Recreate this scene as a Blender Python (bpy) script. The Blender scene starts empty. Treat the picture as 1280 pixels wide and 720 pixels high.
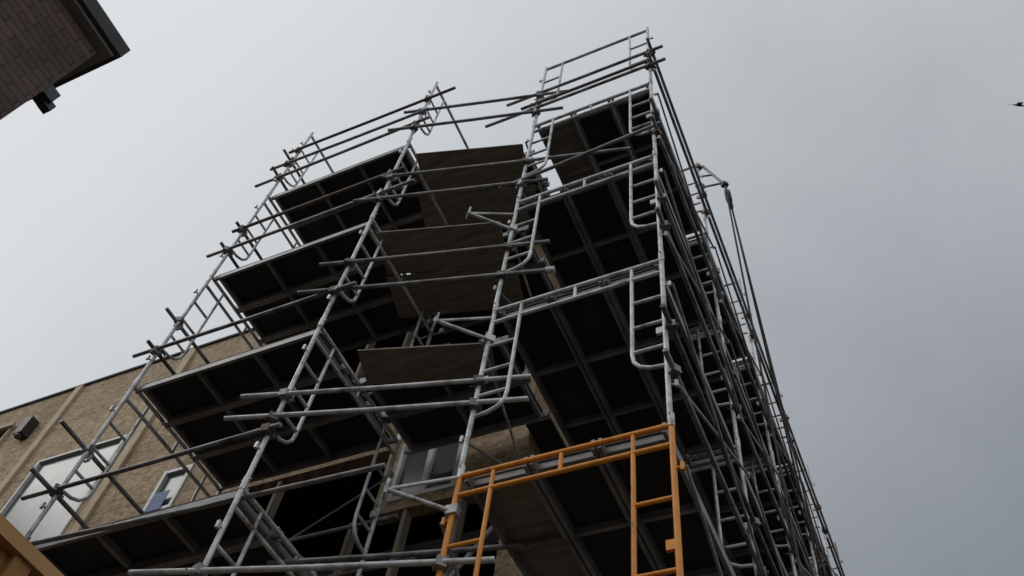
import bpy, math, random
from mathutils import Vector, Matrix
random.seed(7)
sc=bpy.context.scene
V=Vector
# ------------------------------------------------------------------ helpers
class MB:
    def __init__(s): s.v=[];s.f=[];s.m=[];s.s=[];s.mats=[]
    def mi(s,mat):
        if mat not in s.mats: s.mats.append(mat)
        return s.mats.index(mat)
    def path(s,pts,r,mat,n=10,cap=True):
        pts=[V(p) for p in pts]; mi=s.mi(mat); rings=[]
        up=None
        for i,p in enumerate(pts):
            if i==0: d=pts[1]-pts[0]
            elif i==len(pts)-1: d=pts[-1]-pts[-2]
            else: d=(pts[i+1]-p).normalized()+(p-pts[i-1]).normalized()
            d.normalize()
            if up is None:
                a=V((0,0,1)) if abs(d.z)<.9 else V((1,0,0))
                up=(a-d*a.dot(d)).normalized()
            else: up=(up-d*up.dot(d)).normalized()
            w=d.cross(up); b=len(s.v); rings.append(b)
            for k in range(n):
                t=2*math.pi*k/n; s.v.append(p+up*(r*math.cos(t))+w*(r*math.sin(t)))
        for a,b in zip(rings,rings[1:]):
            for k in range(n):
                s.f.append((a+k,a+(k+1)%n,b+(k+1)%n,b+k)); s.m.append(mi); s.s.append(True)
        if cap:
            for b,fl in ((rings[0],1),(rings[-1],0)):
                c=len(s.v); s.v+= [s.v[b+k].copy() for k in range(n)]
                idx=list(range(c,c+n)); s.f.append(tuple(idx[::-1] if fl else idx)); s.m.append(mi); s.s.append(False)
    def tube(s,a,b,r,mat,n=10): s.path([a,b],r,mat,n)
    def box(s,x0,x1,y0,y1,z0,z1,mat,M=None):
        mi=s.mi(mat); b=len(s.v)
        c=[V((x,y,z)) for z in (z0,z1) for y in (y0,y1) for x in (x0,x1)]
        if M is not None: c=[M@q for q in c]
        s.v+=c
        for f in ((0,2,3,1),(4,5,7,6),(0,1,5,4),(2,6,7,3),(0,4,6,2),(1,3,7,5)):
            s.f.append(tuple(b+i for i in f)); s.m.append(mi); s.s.append(False)
    def obj(s,name,parent=None):
        me=bpy.data.meshes.new(name); me.from_pydata([tuple(v) for v in s.v],[],s.f)
        for m in s.mats: me.materials.append(m)
        me.polygons.foreach_set('material_index',s.m); me.polygons.foreach_set('use_smooth',s.s)
        me.update(); o=bpy.data.objects.new(name,me); sc.collection.objects.link(o)
        if parent: o.parent=parent
        return o
def empty(name):
    e=bpy.data.objects.new(name,None); sc.collection.objects.link(e); return e

# ------------------------------------------------------------------ materials
def mat(name):
    m=bpy.data.materials.new(name); m.use_nodes=True; nt=m.node_tree
    return m,nt,nt.nodes['Principled BSDF']
def N(nt,t,**k):
    n=nt.nodes.new(t)
    for a,b in k.items():
        if a in n.inputs.keys(): n.inputs[a].default_value=b
        else: setattr(n,a,b)
    return n
def ramp(nt,fac,stops):
    r=nt.nodes.new('ShaderNodeValToRGB'); e=r.color_ramp.elements
    while len(e)<len(stops): e.new(.5)
    for i,(p,c) in enumerate(stops): e[i].position=p; e[i].color=(*c,1)
    nt.links.new(fac,r.inputs[0]); return r.outputs[0]
def noisy(name,stops,scale=4,rough=.6,metal=0,bump=.1,bscale=60,detail=6,rr=.12,sc3=None):
    m,nt,b=mat(name); L=nt.links.new
    tc=N(nt,'ShaderNodeTexCoord'); n=N(nt,'ShaderNodeTexNoise',Scale=scale,Detail=detail,Roughness=.65)
    if sc3:
        mp=N(nt,'ShaderNodeMapping'); mp.inputs['Scale'].default_value=sc3; L(tc.outputs['Object'],mp.inputs['Vector']); L(mp.outputs[0],n.inputs['Vector'])
    else: L(tc.outputs['Object'],n.inputs['Vector'])
    L(ramp(nt,n.outputs['Fac'],stops),b.inputs['Base Color'])
    b.inputs['Metallic'].default_value=metal
    n2=N(nt,'ShaderNodeTexNoise',Scale=bscale,Detail=4); L(tc.outputs['Object'],n2.inputs['Vector'])
    mr=N(nt,'ShaderNodeMapRange'); mr.inputs['To Min'].default_value=rough-rr; mr.inputs['To Max'].default_value=rough+rr
    L(n2.outputs['Fac'],mr.inputs['Value']); L(mr.outputs[0],b.inputs['Roughness'])
    if bump:
        bp=N(nt,'ShaderNodeBump',Strength=bump,Distance=.01); L(n2.outputs['Fac'],bp.inputs['Height']); L(bp.outputs[0],b.inputs['Normal'])
    return m
GALV=noisy('galvanised_steel',[(.30,(.13,.10,.085)),(.41,(.33,.335,.345)),(.52,(.49,.50,.51)),(.72,(.62,.63,.65))],scale=7,rough=.46,metal=.3,bump=.2)
GALVD=noisy('weathered_steel',[(.3,(.07,.06,.055)),(.5,(.19,.188,.19)),(.75,(.33,.33,.34))],scale=6,rough=.5,metal=.3,bump=.15)
RUST=noisy('rusty_steel',[(.3,(.05,.035,.028)),(.55,(.11,.092,.082)),(.8,(.19,.17,.16))],scale=9,rough=.65,metal=.2,bump=.2)
ORANGE=noisy('orange_paint',[(.30,(.12,.06,.03)),(.38,(.58,.20,.015)),(.6,(.70,.26,.018)),(.85,(.76,.33,.04))],scale=9,rough=.45,metal=0,bump=.12,bscale=40)
ALU=noisy('aluminium_rail',[(.3,(.11,.11,.112)),(.7,(.28,.28,.285))],scale=3,rough=.5,metal=.2)
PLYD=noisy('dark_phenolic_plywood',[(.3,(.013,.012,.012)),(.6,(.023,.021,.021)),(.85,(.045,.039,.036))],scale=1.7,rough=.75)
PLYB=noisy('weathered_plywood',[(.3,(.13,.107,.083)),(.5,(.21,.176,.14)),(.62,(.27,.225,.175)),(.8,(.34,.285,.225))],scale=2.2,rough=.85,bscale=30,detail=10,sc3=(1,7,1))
LUMBER=noisy('pine_lumber',[(.3,(.36,.28,.18)),(.7,(.54,.44,.31))],scale=5,rough=.8)
WHITE=noisy('white_vinyl',[(.3,(.42,.42,.42)),(.7,(.62,.62,.62))],scale=5,rough=.5,bump=0)
BLACK=noisy('black_metal',[(.3,(.012,.012,.013)),(.7,(.03,.03,.032))],scale=5,rough=.5)
SOFF=noisy('grey_soffit',[(.3,(.16,.16,.16)),(.7,(.23,.23,.23))],scale=5,rough=.6)
BLUE=noisy('blue_wrap',[(.3,(.02,.06,.18)),(.7,(.05,.12,.3))],scale=9,rough=.6)
ROPE=noisy('rope_fibre',[(.3,(.04,.035,.03)),(.7,(.10,.09,.08))],scale=20,rough=.9)
MEMB=noisy('roof_membrane',[(.3,(.03,.03,.032)),(.7,(.07,.07,.07))],scale=2,rough=.9)
DARKIN=noisy('dark_interior',[(.3,(.01,.01,.01)),(.7,(.02,.02,.02))],scale=2,rough=.9)  # near-black base colour stands in for the shade inside the building
def glass():
    m=noisy('window_glass',[(.3,(.05,.055,.057)),(.7,(.11,.115,.115))],scale=1.2,rough=.2,bump=.03,bscale=3,rr=.05)
    m.node_tree.nodes['Principled BSDF'].inputs['IOR'].default_value=1.4; return m
GLASS=glass()
def uvz(nt):
    L=nt.links.new; tc=N(nt,'ShaderNodeTexCoord'); sp=N(nt,'ShaderNodeSeparateXYZ'); L(tc.outputs['Object'],sp.inputs[0])
    ad=N(nt,'ShaderNodeMath',operation='ADD'); L(sp.outputs[0],ad.inputs[0]); L(sp.outputs[1],ad.inputs[1])
    cb=N(nt,'ShaderNodeCombineXYZ'); L(ad.outputs[0],cb.inputs[0]); L(sp.outputs[2],cb.inputs[1]); return tc,cb.outputs[0]
def osb():
    m,nt,b=mat('osb_sheathing'); L=nt.links.new; tc,uv=uvz(nt)
    def flakes(scale,rot):
        mp=N(nt,'ShaderNodeMapping'); mp.inputs['Scale'].default_value=(1,2.4,1); mp.inputs['Rotation'].default_value=(0,0,rot)
        nz=N(nt,'ShaderNodeTexNoise',Scale=5.,Detail=3); L(uv,nz.inputs['Vector'])
        ad=N(nt,'ShaderNodeMixRGB',blend_type='LINEAR_LIGHT'); ad.inputs[0].default_value=.12
        L(uv,ad.inputs[1]); L(nz.outputs['Color'],ad.inputs[2]); L(ad.outputs[0],mp.inputs['Vector'])
        vo=N(nt,'ShaderNodeTexVoronoi',Scale=scale); L(mp.outputs[0],vo.inputs['Vector'])
        bw=N(nt,'ShaderNodeRGBToBW'); L(vo.outputs['Color'],bw.inputs[0]); return bw.outputs[0]
    f1=flakes(10.,.5); f2=flakes(19.,-.7)
    av=N(nt,'ShaderNodeMath',operation='ADD'); L(f1,av.inputs[0]); L(f2,av.inputs[1])
    hv=N(nt,'ShaderNodeMath',operation='MULTIPLY'); hv.inputs[1].default_value=.5; L(av.outputs[0],hv.inputs[0])
    c=ramp(nt,hv.outputs[0],[(.2,(.24,.165,.095)),(.42,(.35,.255,.155)),(.6,(.43,.325,.205)),(.8,(.55,.43,.29))])
    n2=N(nt,'ShaderNodeTexNoise',Scale=.7,Detail=7); L(tc.outputs['Object'],n2.inputs['Vector'])
    st=ramp(nt,n2.outputs['Fac'],[(.32,(.62,.59,.57)),(.5,(.92,.9,.88)),(.68,(1.05,1.05,1.05))])
    mx=N(nt,'ShaderNodeMixRGB',blend_type='MULTIPLY'); mx.inputs[0].default_value=1; L(c,mx.inputs[1]); L(st,mx.inputs[2])
    br=N(nt,'ShaderNodeTexBrick'); br.offset=.5
    for k,v in (('Scale',1.),('Mortar Size',.006),('Brick Width',2.44),('Row Height',1.22)): br.inputs[k].default_value=v
    br.inputs['Color1'].default_value=(1,1,1,1); br.inputs['Color2'].default_value=(.86,.86,.86,1); br.inputs['Mortar'].default_value=(.3,.26,.22,1)
    L(uv,br.inputs['Vector'])
    m2=N(nt,'ShaderNodeMixRGB',blend_type='MULTIPLY'); m2.inputs[0].default_value=1; L(mx.outputs[0],m2.inputs[1]); L(br.outputs['Color'],m2.inputs[2])
    L(m2.outputs[0],b.inputs['Base Color']); b.inputs['Roughness'].default_value=.85
    bp=N(nt,'ShaderNodeBump',Strength=.3,Distance=.004); L(hv.outputs[0],bp.inputs['Height']); L(bp.outputs[0],b.inputs['Normal'])
    return m
OSB=osb()
def brick():
    m,nt,b=mat('brown_brick'); L=nt.links.new; tc,uv=uvz(nt)
    br=N(nt,'ShaderNodeTexBrick'); br.offset=.5
    for k,v in (('Scale',1.),('Mortar Size',.007),('Brick Width',.26),('Row Height',.085),('Bias',-.1)): br.inputs[k].default_value=v
    br.inputs['Color1'].default_value=(.125,.075,.062,1); br.inputs['Color2'].default_value=(.072,.050,.045,1); br.inputs['Mortar'].default_value=(.034,.03,.03,1)
    L(uv,br.inputs['Vector'])
    n=N(nt,'ShaderNodeTexNoise',Scale=2.5,Detail=8); L(tc.outputs['Object'],n.inputs['Vector'])
    st=ramp(nt,n.outputs['Fac'],[(.3,(.6,.6,.6)),(.7,(1.15,1.15,1.15))])
    mx=N(nt,'ShaderNodeMixRGB',blend_type='MULTIPLY'); mx.inputs[0].default_value=1; L(br.outputs['Color'],mx.inputs[1]); L(st,mx.inputs[2])
    L(mx.outputs[0],b.inputs['Base Color']); b.inputs['Roughness'].default_value=.9
    bp=N(nt,'ShaderNodeBump',Strength=.6,Distance=.01); bp.invert=True; L(br.outputs['Fac'],bp.inputs['Height']); L(bp.outputs[0],b.inputs['Normal'])
    return m
BRICK=brick()
GROUND=noisy('muddy_ground',[(.3,(.06,.053,.045)),(.6,(.10,.09,.078)),(.8,(.14,.125,.105))],scale=.8,rough=.9,bump=.4,bscale=8)
SHEDPLY=noisy('orange_brown_plywood',[(.3,(.20,.095,.03)),(.6,(.30,.145,.045)),(.85,(.38,.20,.07))],scale=3,rough=.8,bscale=25,sc3=(1,6,1))
SHEDTRIM=noisy('orange_brown_trim',[(.3,(.34,.18,.07)),(.7,(.45,.26,.11))],scale=3,rough=.8,bscale=25)

# ------------------------------------------------------------------ ground
g=MB(); g.mi(GROUND); g.v=[V((x,y,0)) for x,y in((-400,-400),(400,-400),(400,400),(-400,400))]; g.f=[(0,1,2,3)];g.m=[0];g.s=[False]; g.obj('ground')

# ------------------------------------------------------------------ scaffolding
W=1.525; B=2.213; R=.0208; Y2=-.396; X2=-3.116; X1=-5.308; TOP=14.
def frame(mb,O,I,z0,m,rungs=(1.45,1.12,.82),last=False):
    O=V((*O,0));I=V((*I,0));u=(I-O).normalized();L=(I-O).length;w=V((-u.y,u.x,0))
    Z=V((0,0,1))
    for P,s in((O,1),(I,-1)):
        j=V((random.uniform(-.006,.006),random.uniform(-.006,.006),0))
        mb.tube(P+Z*(z0+.012)+j,P+Z*(z0+2.0+(.05 if last else 0)),R,m)
        mb.tube(P+Z*(z0-.05),P+Z*(z0+.07),R*1.22,m)          # sleeve
        mb.tube(P+Z*(z0+.05)-w*.045,P+Z*(z0+.05)+w*.045,.006,m,6)  # pin
        for zz in (.36,1.58):                                     # brace lug
            mb.tube(P+Z*(z0+zz),P+Z*(z0+zz)-u*s*.06,.009,m,6)
            mb.box(-.012,.012,-.012,.012,-.03,.03,m,Matrix.Translation(P+Z*(z0+zz)-u*s*.055))
        q=P+u*s*.26
        mb.path([q+Z*(z0+1.79),q+Z*(z0+.80),q-u*s*.012+Z*(z0+.71),q-u*s*.06+Z*(z0+.64),q-u*s*.14+Z*(z0+.60),P+Z*(z0+.585)],R*.8,m)
        for rz in rungs: mb.tube(P+Z*(z0+rz),q+Z*(z0+rz),R*.72,m,8)
        mb.box(-.03,.03,-.012,.012,-.035,.035,m,Matrix.Translation(P+u*s*.04+Z*(z0+1.0)))
    mb.tube(O+Z*(z0+1.965),I+Z*(z0+1.965),R,m)
    if not last:
        mb.tube(O+Z*(z0+1.79),I+Z*(z0+1.79),R*.9,m)
        for t in (.26,L/2,L-.26): mb.tube(O+u*t+Z*(z0+1.79),O+u*t+Z*(z0+1.965),R*.75,m,8)
    else:
        for t in (.26,L-.26): mb.tube(O+u*t+Z*(z0+1.78),O+u*t+Z*(z0+1.965),R*.8,m,8)
def plank(mb,x0,x1,y0,y1,z,axis,panel,nr=4):
    dz=random.uniform(-.004,.006); z+=dz
    mb.box(x0,x1,y0,y1,z+.03,z+.048,panel)
    if axis=='y':
        mb.box(x0,x0+.032,y0,y1,z-.055,z+.0295,ALU); mb.box(x1-.032,x1,y0,y1,z-.055,z+.0295,ALU)
        for xx in (x0+.004,x1-.03):
            for yy in (y0-.062,y1+.001): mb.box(xx,xx+.026,yy,yy+.061,z-.045,z+.045,ALU)
        for i in range(nr+1):
            t=y0+.03+(y1-y0-.06)*i/nr; mb.box(x0+.033,x1-.033,t-.018,t+.018,z-.03,z+.0295,ALU)
    else:
        mb.box(x0,x1,y0,y0+.032,z-.035,z+.0295,ALU); mb.box(x0,x1,y1-.032,y1,z-.055,z+.0295,ALU)
        for yy in (y0+.004,y1-.03):
            for xx in (x0-.062,x1+.001): mb.box(xx,xx+.061,yy,yy+.026,z-.04,z+.045,ALU)
        for i in range(nr+1):
            t=x0+.03+(x1-x0-.06)*i/nr; mb.box(t-.018,t+.018,y0+.033,y1-.033,z-.03,z+.0295,ALU)
def coupler(mb,p,m=None):
    M=Matrix.Translation(p)@Matrix.Rotation(random.uniform(0,3),4,'Z')@Matrix.Rotation(random.uniform(-.2,.2),4,'X')
    m=m or random.choice((RUST,GALVD,GALVD))
    mb.box(-.036,.036,-.042,.042,-.036,.036,m,M); mb.tube(M@V((.05,-.03,0)),M@V((.05,.075,0)),.009,m,6)
scaf=empty('scaffolding')
fr=MB(); rails=MB(); decks=MB(); org=MB(); clamps=MB(); braces=MB()
NB=9
for k in range(NB+1):
    for l in range(7):
        if k==0 and l==2: continue
        frame(fr,(0,k*B),(-W,k*B),l*2.,GALV if k<2 or random.random()<.75 else GALVD,last=(l==6))
frame(org,(0,0),(-W,0),4.,ORANGE,rungs=(1.35,.83))
for x in (X2,X1):
    for l in range(7): frame(fr,(x,Y2),(x,Y2+W),l*2.,GALV,last=(l==6))
# decks
for k in range(NB):
    for lv in (6,8,10,12):
        for i in range(3):
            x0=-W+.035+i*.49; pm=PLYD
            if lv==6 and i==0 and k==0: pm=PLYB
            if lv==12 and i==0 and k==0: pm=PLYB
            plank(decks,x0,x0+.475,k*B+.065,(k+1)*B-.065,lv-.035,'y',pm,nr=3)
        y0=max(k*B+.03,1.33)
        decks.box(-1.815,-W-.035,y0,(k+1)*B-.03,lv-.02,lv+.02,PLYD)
for lv in (6,8,10,12):
    for i in range(3):
        y0=Y2+.035+i*.49
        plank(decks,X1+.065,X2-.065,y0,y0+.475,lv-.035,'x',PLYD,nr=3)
# corner bay: planks at the back, skewed loose plywood in front
for lv in (8,10,12):
    xe=-1.72 if lv==12 else -1.60
    for y0 in (.30,.79): plank(decks,X2+.075,xe,y0,y0+.475,lv-.035,'x',PLYD,nr=2)
    if lv!=8: decks.box(X2-.3,xe,1.275,1.435,lv-.03,lv+.01,PLYD)
    a=math.atan2(.40,1.59)
    for i,(o,wd) in enumerate(((.16,.56),(.74,.58)) if lv!=8 else ((.27,.40),)):
        sx=.2 if lv==8 else 0
        M=Matrix.Translation((X2+.05,Y2,lv-.095-.022*i))@Matrix.Rotation(a+random.uniform(-.03,.03),4,'Z')@Matrix.Rotation(random.uniform(-.012,.012),4,'X')
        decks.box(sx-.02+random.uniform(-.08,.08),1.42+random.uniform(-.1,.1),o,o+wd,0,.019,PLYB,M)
def rail(a,b,m=None,r=R,jit=.02):
    a=V(a)+V((0,0,random.uniform(-jit,jit)));b=V(b)+V((0,0,random.uniform(-jit,jit)))
    mid=(a+b)/2+V((0,0,-.004*(b-a).length))
    rails.path([a,mid,b],r,m or random.choice((GALVD,GALVD,RUST)))
rail((X1-.1,Y2-.045,5.93),(-1.99,Y2+.14,5.98),GALVD,jit=0)
rail((X2,Y2+W+.05,5.0),(-1.7,Y2+W+.05,6.9),GALVD); rail((X2-.3,Y2+W-.05,5.95),(-1.6,Y2+W-.05,5.95),GALVD)
rail((X2-.2,Y2+.7,5.9),(-1.35,.7,5.9),GALVD)
for lv in (6,8,10,12):
    for h in (.5,1.02):
        for k in range(0,NB,2):
            rail((.045,k*B-.2,lv+h),(.045,(k+2)*B+.25,lv+h))
            for q in (k,k+1): coupler(clamps,V((.035,q*B,lv+h)))
def xbrace(p,q,z0,off):
    off=V(off)
    braces.tube(V((*p,z0+.36))+off,V((*q,z0+1.58))+off,.012,GALVD,6)
    braces.tube(V((*p,z0+1.58))+off*1.4,V((*q,z0+.36))+off*1.4,.012,GALVD,6)
for l in range(7):
    for k in range(NB):
        if l<6:
            xbrace((0,k*B),(0,(k+1)*B),l*2,(.055,0,0))
            xbrace((-W,k*B),(-W,(k+1)*B),l*2,(-.055,0,0))
    if l<6:
        xbrace((X1,Y2+W),(X2,Y2+W),l*2,(0,.055,0))
        if l in (0,1): xbrace((X1,Y2),(X2,Y2),l*2,(0,-.055,0))
# A rails
for lv,hs in ((6,(.55,)),(8,(.5,)),(10,(.5,1.0)),(12,(.45,.9,1.35))):
    for h in hs:
        e=random.uniform(.1,.4)
        rail((X1-e,Y2-.045,lv+h),(X2+random.uniform(.1,.5),Y2-.045,lv+h+random.uniform(-.06,.06)))
        coupler(clamps,V((X1,Y2-.03,lv+h))); coupler(clamps,V((X2,Y2-.03,lv+h)))
    for h in (.45,1.0):
        rail((X1-random.uniform(.1,.4),Y2+W+.045,lv+h+.03),(X2+random.uniform(.1,.6),Y2+W+.045,lv+h))
    for h in (.55,1.08):
        e=random.uniform(.25,.42) if lv==6 else random.uniform(.12,.2)
        rail((X1-.045,Y2-e,lv+h),(X1-.045,Y2+W+.2,lv+h),random.choice((RUST,GALVD)))
        coupler(clamps,V((X1-.02,Y2,lv+h))); coupler(clamps,V((X1-.02,Y2+W,lv+h)))
# bridging tubes between post 2 and post 3 (skewed)
P2=V((X2,Y2,0));P3=V((-W,0,0));d=(P3-P2).normalized();n=V((d.y,-d.x,0))*.046
for z,e0,e1 in ((5.2,.5,.35),(6.69,.42,.42),(6.97,.38,.42),(8.5,.38,.45),(9.0,.30,.42),(10.35,.3,.3),(10.9,.1,1.2),(12.35,.35,.35),(12.9,.25,.4)):
    rail(P2-d*e0+n+V((0,0,z)),P3+d*e1+n+V((0,0,z)),GALV if z<8 else GALVD,jit=.015)
    coupler(clamps,P2+n*.6+V((0,0,z))); coupler(clamps,P3+n*.6+V((0,0,z)))
for z,x0,x1,m in ((12.45,-2.25,.22,GALVD),(12.95,-2.0,.2,GALVD),(12.62,-1.75,.05,RUST)):
    rail((x0,-.05,z),(x1,-.05,z+.02),m); coupler(clamps,V((0,-.03,z))); coupler(clamps,V((-W,-.03,z)))
rail((-W-.25,-.055,10.35),(.1,-.055,10.6),GALVD)
# stand-off brackets with swivel plates on post 3
for z in (5.65,7.55,9.4):
    e=V((-1.86,-.33,z)); p=V((-W,0,z))
    fr.tube(p,e,R*.85,GALV); fr.tube(V((-W,0,z+.32)),e,R*.6,GALV)
    M=Matrix.Translation(e)@Matrix.Rotation(math.atan2(-.33,-.335),4,'Z')
    fr.box(-.005,.012,-.045,.045,-.06,.06,GALV,M); coupler(clamps,p,GALV)
clamps.tube(P3+d*.42+n+V((0,0,8.49)),P3+d*.50+n+V((0,0,8.49)),.033,WHITE)
for (x,y) in [(0,k*B) for k in range(NB+1)]+[(-W,k*B) for k in range(NB+1)]+[(X2,Y2),(X2,Y2+W),(X1,Y2),(X1,Y2+W)]:
    fr.box(x-.075,x+.075,y-.075,y+.075,.003,.012,GALV)
for mb,nm in ((fr,'galvanised_frames'),(rails,'guard_rails'),(decks,'deck_planks'),(clamps,'couplers'),(braces,'cross_braces')): mb.obj(nm,scaf)
org.obj('orange_scaffold_frame')

# ------------------------------------------------------------------ hoist wheel + rope
h=MB()
w=V((.36,B+.03,12.72)); hook=V((.34,B+.02,13.15))
h.tube(V((-.03,B,13.95)),V((.10,B+.02,13.9)),R,GALV); h.tube(V((.08,B+.02,13.92)),hook,R,GALVD); h.tube(V((0,B,13.25)),hook+V((-.02,0,.06)),.016,GALVD)
h.tube(V((0,B,13.6)),V((.2,B+.02,13.55)),.014,RUST)
coupler(h,V((.02,B,13.9)),RUST); coupler(h,V((.02,B,13.28)),RUST); coupler(h,hook,RUST)
h.tube(hook,w+V((0,0,.14)),.014,RUST)
ring=[w+V((0,.13*math.cos(t),.13*math.sin(t))) for t in [2*math.pi*i/20 for i in range(21)]]
h.path(ring,.026,BLACK,8,cap=False)
for i in range(4):
    t=math.pi*i/4; h.tube(w+V((0,.11*math.cos(t),.11*math.sin(t))),w-V((0,.11*math.cos(t),.11*math.sin(t))),.014,BLACK,6)
h.box(-.04,.04,-.035,.035,-.02,.2,RUST,Matrix.Translation(w))
def sag(a,b,s,r=.012):
    a=V(a);b=V(b); h.path([a.lerp(b,t/14)+V((0,0,-s*4*(t/14)*(1-t/14))) for t in range(15)],r,ROPE,6)
sag(w+V((0,.12,0)),(.33,6.6,.1),.0); sag(w+V((0,-.12,0)),(.35,B-.1,.1),0); sag(w+V((0,.12,.03)),(.22,5.1,7.9),.25)
h.obj('rope_hoist_wheel')

# ------------------------------------------------------------------ building
bld=empty('unfinished_building')
def wall(mb,axis,c0,c1,u0,u1,z0,z1,holes,m):
    us=sorted({u0,u1,*[q for hh in holes for q in hh[:2]]}); zs=sorted({z0,z1,*[q for hh in holes for q in hh[2:]]})
    for a,b in zip(us,us[1:]):
        for c,d in zip(zs,zs[1:]):
            mu=(a+b)/2; mz=(c+d)/2
            if any(q[0]<mu<q[1] and q[2]<mz<q[3] for q in holes): continue
            if axis=='x': mb.box(a,b,c0,c1,c,d,m)
            else: mb.box(c0,c1,a,b,c,d,m)
YW=1.45; XW=-1.83
holesA=[(-9.75,-8.1,7.9,10.1),(-6.85,-6.4,8.3,9.0),(-3.3,-2.55,7.5,8.35),(-13.2,-11.15,9.0,11.35),(-9.6,-8.1,4.2,6.2),(-4.3,-1.99,4.2,7.38),(-13,-11.5,4.2,6.4),
        (-5.35,-3.45,7.15,8.3),(-5.0,-1.99,8.75,11.0)]  # added openings, cut so the shaded wall behind the decks goes dark
wb=MB(); wall(wb,'x',YW,YW+.15,-22,XW,0,11.9,holesA,OSB)
holesB=[(3+3.2*i,4.5+3.2*i,z,z+1.5) for i in range(5) for z in (1,4.4,7.8)]
wall(wb,'y',XW-.15,XW,YW+.151,21,0,11.9,holesB,OSB)
wb.box(-22,XW-.15,20.85,21,0,11.9,OSB); wb.box(-22,-21.85,YW+.15,20.85,0,11.9,OSB)
wb.obj('osb_walls',bld)
rb=MB(); rb.box(-21.84,XW-.16,YW+.16,20.84,11.4,11.6,MEMB)
rb.box(-22.03,XW+.03,YW-.03,YW+.2,11.905,11.95,MEMB); rb.box(XW-.2,XW+.03,YW+.201,21.03,11.905,11.95,MEMB)
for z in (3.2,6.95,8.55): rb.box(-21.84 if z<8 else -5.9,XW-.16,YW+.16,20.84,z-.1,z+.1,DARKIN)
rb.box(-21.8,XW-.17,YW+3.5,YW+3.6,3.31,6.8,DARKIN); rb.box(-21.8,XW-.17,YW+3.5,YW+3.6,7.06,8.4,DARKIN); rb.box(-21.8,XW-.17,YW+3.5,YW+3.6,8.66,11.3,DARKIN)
rb.obj('roof_and_floors',bld)
tb=MB()
for x in (-10.15,-7.85,-14.5): tb.box(x-.07,x+.07,YW-.042,YW-.002,7.5,11.9,LUMBER)
for x in (-13.2,-12.7,-12.2,-11.7,-11.2): tb.box(x,x+.04,YW-.05,YW+.12,9.0,11.35,LUMBER)
for z in (9.0,10.2,11.25): tb.box(-13.3,-11.1,YW-.095,YW-.055,z,z+.09,LUMBER)
for x in (-3.7,-3.1,-2.5): tb.box(x,x+.04,YW+.02,YW+.13,4.2,7.38,PLYB)
for x in (-4.4,-3.8,-3.2,-2.6): tb.box(x,x+.04,YW+.02,YW+.13,8.76,10.99,PLYB)
for x in (-4.9,): tb.box(x,x+.04,YW+.02,YW+.13,7.16,8.29,PLYB)
tb.obj('lumber_battens',bld)
wn=MB()
def window(hh,gm=GLASS,mul=True,fm=WHITE,f=.05):
    a,b,c,d=hh
    wn.box(a+.002,a+f,YW-.02,YW+.08,c+.002,d-.002,fm); wn.box(b-f,b-.002,YW-.02,YW+.08,c+.002,d-.002,fm)
    wn.box(a+f+.001,b-f-.001,YW-.018,YW+.078,c+.002,c+f,fm); wn.box(a+f+.001,b-f-.001,YW-.018,YW+.078,d-f,d-.002,fm)
    if mul: wn.box((a+b)/2-.03,(a+b)/2+.03,YW-.015,YW+.07,c+f+.001,d-f-.001,fm)
    wn.box(a+f+.001,b-f-.001,YW+.03,YW+.04,c+f+.001,d-f-.001,gm)
window(holesA[0],mul=False,f=.04); window(holesA[1],mul=False); window(holesA[2],mul=True)
wn.box(-6.78,-6.55,YW-.03,YW-.022,8.3,8.6,BLUE)
wn.obj('windows',bld)
lp=MB(); lp.box(-10.72,-10.55,YW-.16,YW-.001,10.85,11.2,BLACK); lp.tube((-10.63,YW-.1,10.8),(-10.63,YW-.1,10.86),.06,BLACK); lp.obj('wall_lamp',bld)

# ------------------------------------------------------------------ brick house
bh=empty('brick_house')
m1=MB(); m1.box(-12,-4.04,-16,-3.20,0,8.86,BRICK); m1.obj('brick_walls',bh)
m2=MB(); m2.box(-12.15,-3.95,-16.1,-3.12,8.865,8.90,SOFF); m2.box(-12.2,-3.9,-16.15,-3.08,8.90,9.08,MEMB); m2.box(-12.15,-3.95,-16.1,-3.13,9.08,9.12,MEMB); m2.obj('flat_roof',bh)
m3=MB(); m3.box(-4.2,-4.06,-3.198,-3.09,7.98,8.12,BLACK); m3.box(-4.17,-4.09,-3.12,-3.04,7.94,8.03,BLACK); m3.obj('floodlight',bh)
m4=MB()
for y in (-6.2,-9.2,-12.2):
    for z in (1.2,5.2):
        m4.box(-4.045,-4.02,y,y+1.1,z,z+1.6,WHITE); m4.box(-4.019,-4.015,y+.07,y+1.03,z+.07,z+1.53,GLASS)
m4.obj('house_windows',bh)

# ------------------------------------------------------------------ plywood shed
sh=MB(); 
sh.box(-3.4,-2.06,-4.6,-1.4,0,3.70,SHEDPLY)
sh.box(-3.44,-2.0,-4.64,-1.36,3.701,3.76,SHEDTRIM)
for y in (-4.55,-3.35,-2.15): sh.box(-2.058,-2.02,y,y+.09,.0,3.70,SHEDPLY)
sh.box(-2.058,-2.035,-3.0,-2.2,.02,2.1,PLYB)
sh.obj('plywood_site_shed')

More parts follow.
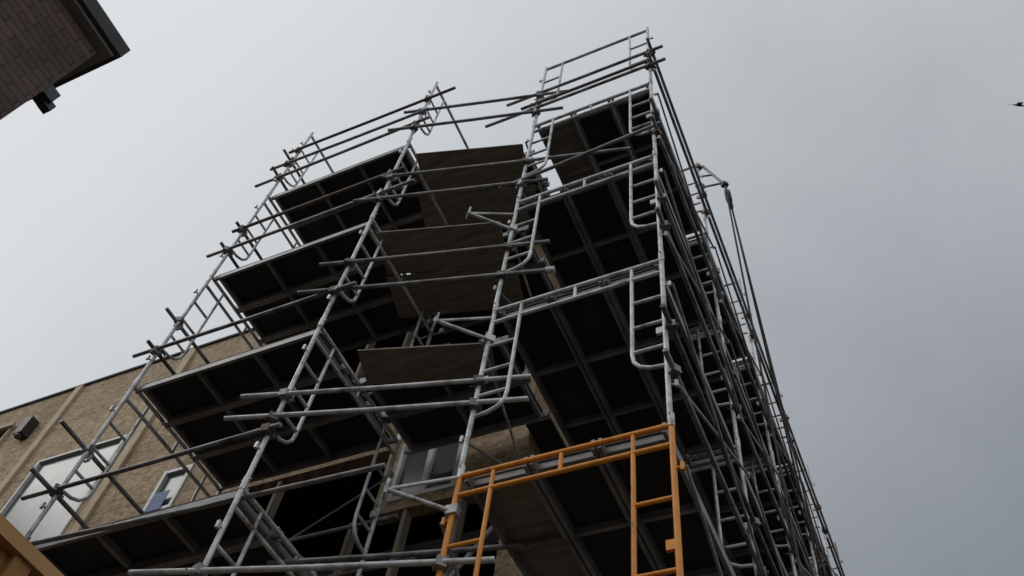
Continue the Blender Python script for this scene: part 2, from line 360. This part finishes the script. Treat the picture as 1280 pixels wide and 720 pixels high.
# ------------------------------------------------------------------ bird
bm=MB()
c=V((6.40,7.08,21.6)); fdir=V((.75,.3,-.25)).normalized(); 
Mb=Matrix.Translation(c)@fdir.to_track_quat('X','Z').to_matrix().to_4x4()@Matrix.Rotation(math.radians(62),4,'X')@Matrix.Scale(.8,4)
prof=[(-.19,.004),(-.13,.014),(-.05,.034),(.03,.036),(.09,.024),(.115,.022),(.14,.018),(.155,.006),(.18,.002)]
mi=bm.mi(BLACK); b0=len(bm.v)
for x,r in prof:
    for k in range(10):
        t=2*math.pi*k/10; bm.v.append(Mb@V((x,r*math.cos(t),r*.9*math.sin(t))))
for i in range(len(prof)-1):
    for k in range(10):
        bm.f.append((b0+i*10+k,b0+i*10+(k+1)%10,b0+(i+1)*10+(k+1)%10,b0+(i+1)*10+k)); bm.m.append(mi); bm.s.append(True)
for s in (1,-1):
    pts=[(.06,.02,.02),(-.05,.02,.02),(.08,.13,.08),(-.05,.13,.075),(.05,.24,.06),(-.05,.22,.055),(-.06,.33,.02)]
    b1=len(bm.v)
    for p in pts: bm.v.append(Mb@V((p[0],s*p[1],p[2])))
    for f in ((0,1,3,2),(2,3,5,4),(4,5,6)): bm.f.append(tuple(b1+i for i in f)); bm.m.append(mi); bm.s.append(False)
b1=len(bm.v)
for p in ((-.15,.01,0),(-.15,-.01,0),(-.27,-.04,0),(-.27,.04,0)): bm.v.append(Mb@V(p))
bm.f.append((b1,b1+1,b1+2,b1+3)); bm.m.append(mi); bm.s.append(False)
bm.obj('flying_bird')

# ------------------------------------------------------------------ sky
wd=bpy.data.worlds.new('World'); sc.world=wd; wd.use_nodes=True; nt=wd.node_tree; nt.nodes.clear(); L=nt.links.new
out=N(nt,'ShaderNodeOutputWorld'); 
sky=N(nt,'ShaderNodeTexSky',sky_type='NISHITA'); sky.sun_disc=False; sky.sun_elevation=math.radians(43); sky.sun_rotation=math.radians(-125)
b1=N(nt,'ShaderNodeBackground',Strength=.05); 
bw=N(nt,'ShaderNodeHueSaturation',Saturation=.4); L(sky.outputs[0],bw.inputs['Color']); L(bw.outputs[0],b1.inputs['Color'])
tc=N(nt,'ShaderNodeTexCoord'); dp=N(nt,'ShaderNodeVectorMath',operation='DOT_PRODUCT'); dp.inputs[1].default_value=(-.12,-.56,0)
L(tc.outputs['Generated'],dp.inputs[0])
nz=N(nt,'ShaderNodeTexNoise',Scale=1.7,Detail=6,Roughness=.55,Distortion=.4); L(tc.outputs['Generated'],nz.inputs['Vector'])
ml=N(nt,'ShaderNodeMath',operation='MULTIPLY_ADD'); L(nz.outputs['Fac'],ml.inputs[0]); ml.inputs[1].default_value=.20; ml.inputs[2].default_value=.61
ad=N(nt,'ShaderNodeMath',operation='ADD'); L(dp.outputs['Value'],ad.inputs[0]); L(ml.outputs[0],ad.inputs[1])
cl=ramp(nt,ad.outputs[0],[(0,(.09,.10,.117)),(.25,(.235,.26,.292)),(.5,(.55,.582,.615)),(.68,(.73,.76,.78)),(1,(.86,.88,.89))])
b2=N(nt,'ShaderNodeBackground',Strength=1.0); L(cl,b2.inputs['Color'])
mx=N(nt,'ShaderNodeMixShader'); mx.inputs[0].default_value=.92; L(b1.outputs[0],mx.inputs[1]); L(b2.outputs[0],mx.inputs[2]); L(mx.outputs[0],out.inputs[0])
sd=bpy.data.lights.new('sun','SUN'); sd.energy=.6; sd.angle=math.radians(25); sd.color=(1,.97,.93)
so=bpy.data.objects.new('sun',sd); sc.collection.objects.link(so)
so.rotation_euler=V((-.60,-.42,.68)).to_track_quat('Z','Y').to_euler()

# ------------------------------------------------------------------ camera
cam=bpy.data.cameras.new('camera'); co=bpy.data.objects.new('camera',cam); sc.collection.objects.link(co)
cam.sensor_width=36; cam.lens=36*1115.1/1280; cam.clip_end=2000; cam.clip_start=.05
M=Matrix(((.9074,.4066,.1061),(.2851,-.7812,.5553),(.3087,-.4737,-.8248))).transposed()
M=M.to_quaternion().to_matrix().to_4x4(); M.translation=(1.091,-3.818,1.62); co.matrix_world=M
sc.camera=co
sc.view_settings.view_transform='Standard'; sc.view_settings.look='None'; sc.view_settings.exposure=0
